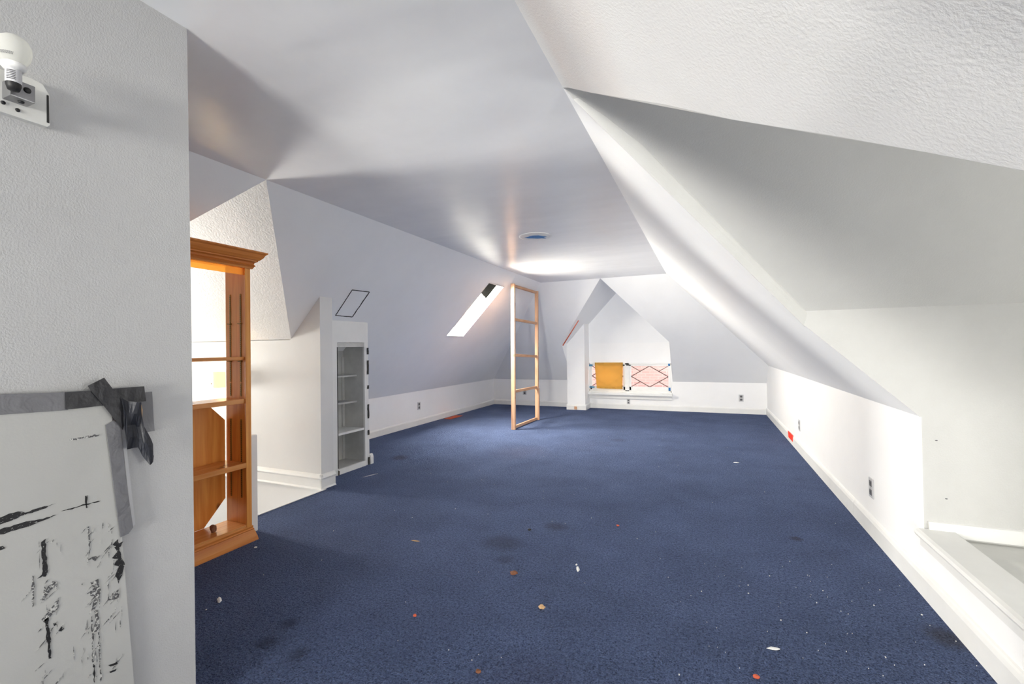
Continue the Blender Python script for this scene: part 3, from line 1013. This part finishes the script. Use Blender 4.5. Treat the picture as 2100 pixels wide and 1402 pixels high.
beam('rail', (-2.49, 5.855, 0), (-2.49, 5.905, 2.047), .055, .042, 'raw')
beam('rail', (-2.47, 6.755, 0), (-2.47, 6.822, 2.04), .050, .042, 'raw')
for z0, z1 in ((2.022, 2.015), (1.545, 1.525), (1.04, 1.0), (.53, .515), (.032, .025)):
    y0 = 5.855+.05*z0/2.047
    y1 = 6.755+.067*z1/2.04
    beam('rung', (-2.49, y0, z0), (-2.47, y1, z1), .026, .038, 'raw_y')
beam('splice_block', (-2.445, 6.765, .0), (-2.445, 6.775, .50), .022, .045, 'raw')
tag(fr, 'tall raw pine ladder-like frame standing upright near the far left corner', 'frame')

# ------------------------------------------------------------------ bookcase
bk = empty('bookcase', (-2.65, 1.5, 0))
XF, XB_ = -2.565, -2.75
YN, YFa = 1.06, 1.925
th = .022
side = box('side_panel', XB_, XF, YFa-th, YFa, .07, 1.70, 'pine', bk, .002)
side2 = box('side_panel', XB_, XF, YN, YN+th, .07, 1.70, 'pine', bk, .002)
box('face_stile', XF, XF+.008, YFa-.032, YFa+.002, .08, 1.66, 'pine', bk, .002)
box('face_stile', XF, XF+.008, YN-.002, YN+.032, .08, 1.66, 'pine', bk, .002)
box('top_board', XB_, XF, YN+th, YFa-th, 1.675, 1.70, 'pine_y', bk)
for z, t, fx in ((1.105, .02, -.012), (.848, .028, -.004), (.462, .030, .006)):
    box('shelf', XB_+.004, XF+fx, YN+th+.001, YFa-th-.001, z-t/2, z+t/2, 'pine_shelf', bk, .003)
box('bottom_shelf', XB_, XF+.004, YN+th, YFa-th, .083, .105, 'pine_shelf', bk, .003)
# lower back panel with its corners cut off
c0, c1 = YN+th, YFa-th
prism('back_panel', [[(XB_, c0, .245), (XB_, c0+.14, .105), (XB_, c1-.14, .105), (XB_, c1-.008, .245), (XB_, c1-.008, .725),
                      (XB_, c1-.115, .834), (XB_, c0+.115, .834), (XB_, c0, .725)]], (-.008, 0, 0), 'pine', bk)
# crown moulding
cp = [(-.02, 1.652), (.014, 1.652), (.018, 1.662), (.026, 1.672), (.018, 1.680), (.022, 1.690), (.034, 1.697), (.036, 1.703), (.044, 1.708),
      (.056, 1.722), (.064, 1.738), (.074, 1.747), (.074, 1.755), (-.02, 1.755)]
bm = bmesh.new()
def ring(prof):
    r = []
    for o_, z in prof:
        r.append([Vector((XB_, YN-o_, z)), Vector((XF+o_, YN-o_, z)), Vector((XF+o_, YFa+o_, z)), Vector((XB_, YFa+o_, z))])
    return r
rg_ = [[bm.verts.new(p) for p in row] for row in ring(cp)]
n = len(rg_)
for i in range(n):
    a, b = rg_[i], rg_[(i+1) % n]
    for k in range(3):
        bm.faces.new((a[k], a[k+1], b[k+1], b[k]))
bm.faces.new([r[0] for r in rg_])
bm.faces.new([r[3] for r in rg_])
obj('crown_moulding', bm, 'pine_y', bk)
# plinth moulding
pp = [(-.02, 0), (.030, 0), (.026, .022), (.018, .050), (.012, .066), (.014, .070), (.008, .076), (.010, .086), (.002, .094), (-.02, .094)]
bm = bmesh.new()
rg_ = [[bm.verts.new(p) for p in row] for row in ring(pp)]
n = len(rg_)
for i in range(n):
    a, b = rg_[i], rg_[(i+1) % n]
    for k in range(3):
        bm.faces.new((a[k], a[k+1], b[k+1], b[k]))
bm.faces.new([r[0] for r in rg_])
bm.faces.new([r[3] for r in rg_])
obj('plinth_moulding', bm, 'pine_y', bk)
# amber film valance under the crown
o = box('valance', XF-.012, XF-.009, YN+th, YFa-th, 1.612, 1.672, 'valance', bk)
o['label'] = 'thin see-through amber film under the crown'
# slotted brass shelf standards on both sides
for sy, sgn in ((YFa-th, -1), (YN+th, 1)):
    for fx in (-2.705, -2.612):
        for (z0, z1) in ((.96, 1.50), (.875, .955), (.26, .735)):
            bm = bmesh.new()
            y0, y1 = sorted((sy, sy+sgn*.003))
            add_box(bm, fx-.005, fx+.005, y0, y1, z0, z1)
            st = obj('shelf_standard', bm, 'brass', bk)
            bm = bmesh.new()
            z = z0+.012
            while z < z1-.01:
                y0, y1 = sorted((sy+sgn*.0028, sy+sgn*.0036))
                add_box(bm, fx-.0025, fx+.0025, y0, y1, z, z+.005)
                z += .0127
            s_ = obj('slots', bm, 'black', st)
            s_['kind'] = 'stuff'
        for z in (1.315, 1.085):
            y0, y1 = sorted((sy, sy+sgn*.014))
            box('shelf_clip', fx-.012, fx+.012, y0, y1, z, z+.006, 'brass', bk)
tag(bk, 'tall open orange pine bookcase with crown moulding beside the stairwell', 'bookcase')

# crumpled brown scrap on the bottom shelf
bm = bmesh.new()
bmesh.ops.create_icosphere(bm, subdivisions=2, radius=.016)
for v in bm.verts:
    v.co *= 1+.5*noise.noise(v.co*90)
    v.co.z *= 1.5
bmesh.ops.translate(bm, vec=(-2.64, 1.745, .126), verts=bm.verts)
tag(obj('brown_scrap', bm, 'brown'), 'crumpled brown scrap lying on the bottom shelf of the bookcase', 'scrap')

# newel post at the stair opening
nw = box('newel_post', -2.77, -2.657, 1.965, 2.045, 0, .615, 'trim', None, .008)
tag(nw, 'short white square post beside the bookcase at the stair opening', 'post')

# sconce over the stairs
sc = empty('wall_sconce', (-4.25, 2.85, .9))
wood = box('back_plate', -4.20, -4.13, 2.828, 2.85, .86, .945, 'trim', sc, .004)
m, nt, b = mat('lit_opal_glass', srgb(255, 236, 190), 0.4)
b.inputs['Emission Color'].default_value = srgb(255, 214, 140)
b.inputs['Emission Strength'].default_value = 0.8
M['opal'] = m
bm = bmesh.new()
seg = 14
rx, ry, zc0, zc1 = .062, .085, .815, .965
inner = []
outer0 = [(-4.165+rx*math.cos(math.pi+math.pi*i/seg), 2.845+ry*math.sin(math.pi+math.pi*i/seg)) for i in range(seg+1)]
inn0 = [(-4.165+(rx-.004)*math.cos(math.pi+math.pi*i/seg), 2.845+(ry-.004)*math.sin(math.pi+math.pi*i/seg)) for i in range(seg+1)]
for i in range(seg):
    p, q, r, s = outer0[i], outer0[i+1], inn0[i+1], inn0[i]
    v = [bm.verts.new((x, y, z)) for z in (zc0, zc1) for x, y in (p, q, r, s)]
    for f in ((0, 1, 5, 4), (2, 3, 7, 6), (0, 1, 2, 3), (4, 5, 6, 7)):
        bm.faces.new([v[k] for k in f])
bmesh.ops.remove_doubles(bm, verts=bm.verts, dist=1e-5)
obj('glass_shade', bm, 'opal', sc, smooth=False)
lathe('shade_screw', [(0, 0), (.006, 0), (.006, .004), (0, .006)], (-4.18, 2.757, .855), 'brass', sc, 10, Matrix.Rotation(math.pi/2, 4, 'X'))
tag(sc, 'lit cream glass wall sconce seen through the bookcase', 'lamp')
ld = bpy.data.lights.new('sconce_bulb', 'POINT')
ld.energy = 2.2
ld.color = (1, .72, .38)
ld.shadow_soft_size = .02
lo = bpy.data.objects.new('sconce_bulb', ld)
lo.location = (-4.165, 2.80, .93)
col.objects.link(lo)

# ------------------------------------------------------------------ bulb holder on the partition
bf = empty('bulb_holder', (XW, .50, 1.70))
prism('mounting_board', [[(XW, .40, 1.705), (XW, .574, 1.706), (XW, .579, 1.712), (XW, .578, 1.786), (XW, .566, 1.806), (XW, .545, 1.810), (XW, .40, 1.79)]],
      (.016, 0, 0), 'platform', bf)
prism('board_edge', [[(XW+.0165, .573, 1.716), (XW+.0165, .578, 1.716), (XW+.0165, .577, 1.784), (XW+.0165, .573, 1.784)]], (-.003, 0, 0), 'dark', bf)
for (y, z) in ((.498, 1.728), (.522, 1.722)):
    lathe('screw_head', [(0, 0), (.0045, 0), (.004, .002), (0, .0025)], (XW+.016, y, z), 'black', bf, 12, Matrix.Rotation(math.pi/2, 4, 'Y'))
mb = box('metal_box', XW+.016, XW+.056, .496, .538, 1.736, 1.776, 'metal', bf, .002)
lathe('screw', [(0, 0), (.007, 0), (.006, .003), (0, .004)], (XW+.056, .524, 1.760), 'black', mb, 12, Matrix.Rotation(math.pi/2, 4, 'Y'))
lathe('screw', [(0, 0), (.006, 0), (.005, .003), (0, .004)], (XW+.038, .520, 1.736), 'black', mb, 12, Matrix.Rotation(math.pi, 4, 'X'))
BX, BY = XW+.068, .497
lathe('socket_cap', [(0, 0), (.010, .002), (.013, .012), (.013, .022)], (BX, BY, 1.742), 'black', bf, 20)
lathe('bulb_neck', [(.0125, 0), (.0135, .002), (.0135, .030), (.015, .034)], (BX, BY, 1.758), 'plate', bf, 20)
lathe('bulb_collar', [(.0, 0), (.0165, 0), (.021, .006), (.022, .012), (.020, .014)], (BX, BY, 1.789), 'whiteplastic', bf, 24)
gl = lathe('bulb_globe', [(.018, 0), (.022, .006), (.028, .018), (.0305, .032), (.029, .044), (.024, .055), (.015, .0625), (.006, .0655), (0, .066)],
           (BX, BY, 1.802), 'bulb', bf, 28)
# the fine print on the bulb and neck
def print_patch(name, z0, z1, r, a0, a1, par, nrow, mt='socket'):
    bm = bmesh.new()
    rnd = random.Random(name)
    for k in range(nrow):
        za, zb_ = z0+(z1-z0)*(k+.15)/nrow, z0+(z1-z0)*(k+.75)/nrow
        a = a0
        while a < a1:
            da = (a1-a0)*rnd.uniform(.05, .12)
            q = [(BX+r*math.cos(t), BY+r*math.sin(t), z) for t, z in ((a, za), (a+da*.7, za), (a+da*.7, zb_), (a, zb_))]
            bm.faces.new([bm.verts.new(p) for p in q])
            a += da
    o_ = obj(name, bm, mt, par)
    o_['kind'] = 'stuff'
print_patch('printed_marks', 1.812, 1.819, .0275, -1.25, -.35, gl, 3)
print_patch('printed_label', 1.763, 1.785, .0139, -1.2, -.1, bf, 6)
tag(bf, 'bare frosted bulb in a metal holder on a small board on the near left wall', 'lamp')

# ------------------------------------------------------------------ access panel with scuffs and tape
pn = empty('access_panel', (XW+.002, .60, .02))
prism('board', [[(XW+.001, .20, .02), (XW+.001, .768, .02), (XW+.001, .703, 1.018), (XW+.001, .20, 1.034)]], (.011, 0, 0), 'panelpaint', pn)
XP = XW+.0125
MARKS = [[(0.493, 0.781), (0.508, 0.785), (0.523, 0.785), (0.535, 0.778), (0.555, 0.781), (0.59, 0.782), (0.558, 0.775), (0.534, 0.773), (0.508, 0.767), (0.45, 0.76), (0.45, 0.775)], [(0.45, 0.752), (0.493, 0.754), (0.516, 0.756), (0.537, 0.757), (0.56, 0.754), (0.591, 0.754), (0.571, 0.749), (0.544, 0.744), (0.518, 0.743), (0.45, 0.742)], [(0.6, 0.76), (0.624, 0.761), (0.648, 0.762), (0.674, 0.762), (0.679, 0.76), (0.648, 0.759), (0.621, 0.757)], [(0.647, 0.783), (0.652, 0.783), (0.651, 0.768), (0.652, 0.751), (0.649, 0.751), (0.647, 0.767)], [(0.563, 0.698), (0.571, 0.703), (0.571, 0.68), (0.573, 0.65), (0.574, 0.619), (0.571, 0.612), (0.556, 0.614), (0.564, 0.62), (0.566, 0.653), (0.563, 0.676)], [(0.584, 0.595), (0.591, 0.589), (0.593, 0.569), (0.585, 0.578), (0.577, 0.574), (0.571, 0.564), (0.568, 0.556), (0.561, 0.561), (0.567, 0.579), (0.57, 0.592), (0.572, 0.58)], [(0.563, 0.513), (0.571, 0.521), (0.582, 0.532), (0.595, 0.55), (0.594, 0.524), (0.582, 0.515), (0.568, 0.503)], [(0.568, 0.51), (0.576, 0.513), (0.578, 0.477), (0.581, 0.41), (0.576, 0.412), (0.572, 0.473)], [(0.584, 0.492), (0.588, 0.492), (0.591, 0.486), (0.586, 0.485)], [(0.595, 0.467), (0.599, 0.476), (0.605, 0.469), (0.6, 0.464)], [(0.657, 0.557), (0.674, 0.558), (0.675, 0.541), (0.68, 0.527), (0.674, 0.506), (0.667, 0.485), (0.654, 0.476), (0.662, 0.496), (0.665, 0.518), (0.648, 0.531), (0.664, 0.539)], [(0.665, 0.482), (0.673, 0.476), (0.677, 0.436), (0.673, 0.422), (0.662, 0.426), (0.668, 0.449)], [(0.663, 0.344), (0.667, 0.336), (0.666, 0.293), (0.664, 0.297)], [(0.706, 0.635), (0.718, 0.645), (0.72, 0.632), (0.73, 0.634), (0.721, 0.618), (0.725, 0.592), (0.734, 0.571), (0.728, 0.549), (0.719, 0.524), (0.716, 0.538), (0.711, 0.549), (0.72, 0.569), (0.709, 0.578), (0.716, 0.592), (0.704, 0.599), (0.716, 0.612)], [(0.695, 0.491), (0.707, 0.497), (0.719, 0.511), (0.72, 0.482), (0.707, 0.487)], [(0.695, 0.32), (0.715, 0.317), (0.716, 0.31), (0.7, 0.313)], [(0.697, 0.301), (0.713, 0.299), (0.711, 0.294), (0.7, 0.296)], [(0.48, 0.716), (0.498, 0.715), (0.502, 0.709), (0.497, 0.707), (0.48, 0.709)], [(0.647, 0.616), (0.661, 0.621), (0.679, 0.618), (0.667, 0.607), (0.661, 0.615)], [(0.652, 0.702), (0.655, 0.702), (0.658, 0.66), (0.656, 0.629)], [(0.659, 0.47), (0.661, 0.468), (0.664, 0.348), (0.661, 0.349)], [(0.673, 0.42), (0.676, 0.418), (0.68, 0.29), (0.678, 0.287)], [(0.547, 0.625), (0.55, 0.623), (0.549, 0.552), (0.547, 0.551)], [(0.694, 0.54), (0.696, 0.541), (0.697, 0.494), (0.694, 0.493)], [(0.615, 0.933), (0.642, 0.935), (0.679, 0.937), (0.676, 0.932), (0.647, 0.931), (0.619, 0.930)]]


def smudge(name, c1, thr, sc):
    """paint mark that breaks up at its grain into the bare panel"""
    m, nt, b = mat(name, c1, 0.55)
    v = coords(nt, (1, 1, 1))
    n = node(nt, 'ShaderNodeTexNoise', Scale=sc, Detail=4.0, Roughness=0.7)
    nt.links.new(v, n.inputs['Vector'])
    r = nt.nodes.new('ShaderNodeValToRGB')
    r.color_ramp.elements[0].position = thr
    r.color_ramp.elements[0].color = c1
    r.color_ramp.elements[1].position = thr+.06
    r.color_ramp.elements[1].color = srgb(196, 196, 192)
    nt.links.new(n.outputs['Fac'], r.inputs['Fac'])
    nt.links.new(r.outputs['Color'], b.inputs['Base Color'])
    return m


M['smear'] = smudge('black_smear', srgb(24, 24, 27), .60, 170)
M['smear_thin'] = smudge('thin_grey_smear', srgb(80, 80, 82), .50, 130)
for k, poly in enumerate(MARKS):
    rnd = random.Random(k)
    pts = []
    for i in range(len(poly)):
        (y0, z0), (y1, z1) = poly[i], poly[(i+1) % len(poly)]
        ln = math.hypot(y1-y0, z1-z0)
        n = max(1, int(ln/.006))
        for j in range(n):
            t = j/n
            jt = .0016 if j else 0
            pts.append((XP, y0+(y1-y0)*t+rnd.uniform(-jt, jt), z0+(z1-z0)*t+rnd.uniform(-jt, jt)))
    prism('paint_smear', [pts], (.0004, 0, 0), 'smear_thin' if k in (5, 6, 10, 11, 14, 18, 19, 20, 21, 22, 23, 24) else 'smear', pn)
# fine scratches
rnd = random.Random(8)
for k in range(90):
    cy = rnd.gauss(rnd.choice((.575, .66, .715)), .012)
    cz = rnd.uniform(.30, .70)
    ln = rnd.uniform(.008, .04)
    an = rnd.choice((rnd.gauss(.75, .15), rnd.gauss(1.57, .05)))
    dy, dz = math.cos(an)*ln/2, math.sin(an)*ln/2
    if cy+abs(dy) > .75-(cz-.2)*.065-.006:
        cy -= .02
    wd = rnd.uniform(.0004, .0011)
    prism('scratch', [[(XP, cy-dy, cz-dz), (XP, cy+wd, cz-wd), (XP, cy+dy, cz+dz), (XP, cy-wd, cz+wd)]], (.0003, 0, 0), 'smear_thin', pn)
tag(pn, 'white access panel with black paint scuffs on the near left wall', 'panel')


def tape(name, poly, x, m, label, th=.0012, relief=0.0, seed=1):
    bm = bmesh.new()
    pts = []
    rnd = random.Random(seed)
    for i in range(len(poly)):
        (y0, z0), (y1, z1) = poly[i], poly[(i+1) % len(poly)]
        n = max(1, int(math.hypot(y1-y0, z1-z0)/.01))
        for j in range(n):
            t = j/n
            pts.append((x, y0+(y1-y0)*t, z0+(z1-z0)*t))
    vs = [bm.verts.new(p) for p in pts]
    f = bm.faces.new(vs)
    if relief:
        bmesh.ops.triangulate(bm, faces=[f])
        for _ in range(2):
            bmesh.ops.subdivide_edges(bm, edges=[e for e in bm.edges if e.calc_length() > .012], cuts=1, use_grid_fill=True)
        for v in bm.verts:
            h = noise.noise(Vector((v.co.y*34, v.co.z*16, seed)))
            v.co.x += relief*(0.5+h)*.9
    r = bmesh.ops.extrude_face_region(bm, geom=bm.faces[:])
    bmesh.ops.translate(bm, vec=(th, 0, 0), verts=[e for e in r['geom'] if isinstance(e, bmesh.types.BMVert)])
    o = obj(name, bm, m)
    tag(o, label, 'tape')
    return o


XT = XW+.0135
tape('duct_tape', [(.30, 1.066), (.498, 1.059), (.612, 1.053), (.613, 1.008), (.498, 1.013), (.30, 1.020)], XT, 'tape_grey', 'long grey duct tape strip along the top of the scuffed panel')
tape('duct_tape', [(0.606, 1.054), (0.656, 1.053), (0.704, 1.054), (0.779, 1.054), (0.784, 1.011), (0.762, 1.011), (0.726, 1.021), (0.682, 1.011), (0.63, 1.010), (0.607, 1.011)],
     XT+.002, 'tape_black', 'black duct tape strip across the top corner of the scuffed panel', relief=.003, seed=2)
tape('duct_tape', [(0.649, 1.066), (0.684, 1.085), (0.704, 1.052), (0.726, 1.025), (0.739, 1.0), (0.726, 0.939), (0.682, 1.013), (0.659, 1.047)],
     XT+.006, 'tape_black', 'diagonal black duct tape strip with a raised upper end', relief=.003, seed=4)
tape('duct_tape', [(0.72, 1.028), (0.736, 1.016), (0.762, 1.011), (0.766, 0.981), (0.77, 0.942), (0.793, 0.888), (0.784, 0.876), (0.795, 0.854), (0.793, 0.838), (0.781, 0.832), (0.757, 0.886), (0.728, 0.887), (0.726, 0.939)],
     XT+.008, 'tape_navy', 'crumpled dark tape flap hanging down from the panel corner', relief=.022, seed=9)
tape('duct_tape', [(0.69, 0.958), (0.708, 0.968), (0.723, 0.953), (0.736, 0.80), (0.752, 0.664), (0.741, 0.651), (0.722, 0.648)], XT+.001, 'tape_grey', 'vertical grey duct tape strip down the edge of the scuffed panel')
tape('duct_tape', [(0.768, 1.035), (0.806, 1.036), (0.812, 0.921), (0.783, 0.921), (0.766, 0.944)], XW+.003, 'tape_grey', 'square grey duct tape patch on the wall right of the panel', relief=.002, seed=6)
prism('white_edging', [[(XW+.001, .727, .945), (XW+.001, .734, .95), (XW+.001, .760, .67), (XW+.001, .752, .664)]], (.009, 0, 0), 'plate', pn)
o = prism('wood_latch', [[(XW+.006, 0.762, 1.008), (XW+.006, 0.770, 1.008), (XW+.006, 0.774, 0.988), (XW+.006, 0.772, 0.948), (XW+.006, 0.766, 0.947), (XW+.006, 0.762, 0.99)]], (.014, 0, 0), 'tan')
tag(o, 'small splintered tan wood latch poking out between the tapes', 'latch')

# ------------------------------------------------------------------ litter on the carpet
def bit(name, x, y, m, label, cat, sx, sy, sz, seed, ang=0.0):
    bm = bmesh.new()
    bmesh.ops.create_icosphere(bm, subdivisions=2, radius=1)
    for v in bm.verts:
        v.co *= 1+.45*noise.noise(v.co*1.7+Vector((seed, 0, 0)))
        v.co = Vector((v.co.x*sx, v.co.y*sy, v.co.z*sz))
    zmin = min(v.co.z for v in bm.verts)
    bmesh.ops.rotate(bm, cent=(0, 0, 0), matrix=Matrix.Rotation(ang, 3, 'Z'), verts=bm.verts)
    bmesh.ops.translate(bm, vec=(x, y, -zmin+.001), verts=bm.verts)
    tag(obj(name, bm, m), label, cat)


bit('paint_flake', -.626, 2.291, 'white', 'largest white paint flake in the middle of the carpet', 'flake', .008, .026, .003, 1, .3)
bit('paint_flake', -.645, 2.335, 'white', 'small white flake just behind the largest flake', 'flake', .005, .008, .003, 2)
bit('dry_leaf', -.915, 2.124, 'brown', 'curled brown leaf crumb on the carpet', 'leaf', .022, .012, .009, 3, .5)
bit('pebble', -.682, 1.89, 'tan', 'tan pebble on the carpet nearest the brown leaf crumb', 'pebble', .014, .011, .008, 4)
bit('twig', -1.614, 2.274, 'tan', 'thin tan twig on the carpet in front of the bookcase', 'twig', .026, .004, .003, 5, .1)
bit('crumb', -1.169, 1.637, 'rust', 'orange crumb on the carpet left of the tan pebble', 'crumb', .008, .007, .005, 6)
bit('shell_bit', -2.079, 1.401, 'white', 'pale curved chip on the carpet beside the partition wall', 'chip', .024, .009, .006, 7, -.5)
bit('paint_flake', -2.435, 1.856, 'white', 'white flake on the carpet at the bookcase corner', 'flake', .010, .008, .004, 8)
bit('crumb', -.76, 1.437, 'brown', 'dark red brown crumb nearest the camera', 'crumb', .010, .008, .006, 9)
bit('black_bead', -1.035, 2.667, 'black', 'small black bead on the carpet', 'bead', .010, .009, .007, 10)
bit('paint_flake', .214, 1.965, 'white', 'long white flake near the right baseboard', 'flake', .022, .008, .003, 11, .2)
bit('paint_flake', .252, 4.905, 'white', 'white flake far back on the right half of the carpet', 'flake', .026, .014, .003, 12)
bit('crumb', -.536, 2.934, 'rust', 'orange crumb beyond the largest white flake', 'crumb', .009, .007, .005, 13)
bit('crumb', .14, 1.772, 'rust', 'orange brown crumb low in the right corner', 'crumb', .011, .009, .006, 14)
bit('straw', -2.829, 3.307, 'white', 'thin pale straw on the carpet in front of the recessed cupboard', 'straw', .075, .003, .002, 15, 1.25)
bm = bmesh.new()
rnd = random.Random(5)
def speck(x, y, s):
    a = rnd.random()*6.28
    pts = [(x+s*rnd.uniform(.5, 1)*math.cos(a+t), y+s*rnd.uniform(.5, 1.3)*math.sin(a+t), .002) for t in (0, 1.6, 3.1, 4.7)]
    add_prism(bm, pts, (0, 0, .003))
for _ in range(75):
    x = min(.86, rnd.gauss(.45, .35))
    y = rnd.uniform(1.6, 2.7)
    speck(x, y, rnd.choice((.0012, .0016, .002, .0035)))
for _ in range(70):
    x, y = rnd.uniform(-2.4, .8), rnd.uniform(1.3, 6.5)
    speck(x, y, rnd.choice((.0015, .002, .003)))
o = obj('paint_specks', bm, 'white')
tag(o, 'tiny white paint specks scattered over the blue carpet', 'specks', kind='stuff')
# nail heads and dents in the right cheek wall
for (x, z, lb) in ((.955, .70, 'upper dark nail dent in the grey dormer cheek wall'), (.985, .44, 'lower dark nail dent in the grey dormer cheek wall')):
    bm = bmesh.new()
    bmesh.ops.create_icosphere(bm, subdivisions=1, radius=1)
    for v in bm.verts:
        v.co = Vector((v.co.x*.006, v.co.y*.002, v.co.z*.0025))
    bmesh.ops.translate(bm, vec=(x, YC-.001, z), verts=bm.verts)
    tag(obj('nail_dent', bm, 'socket'), lb, 'nail')
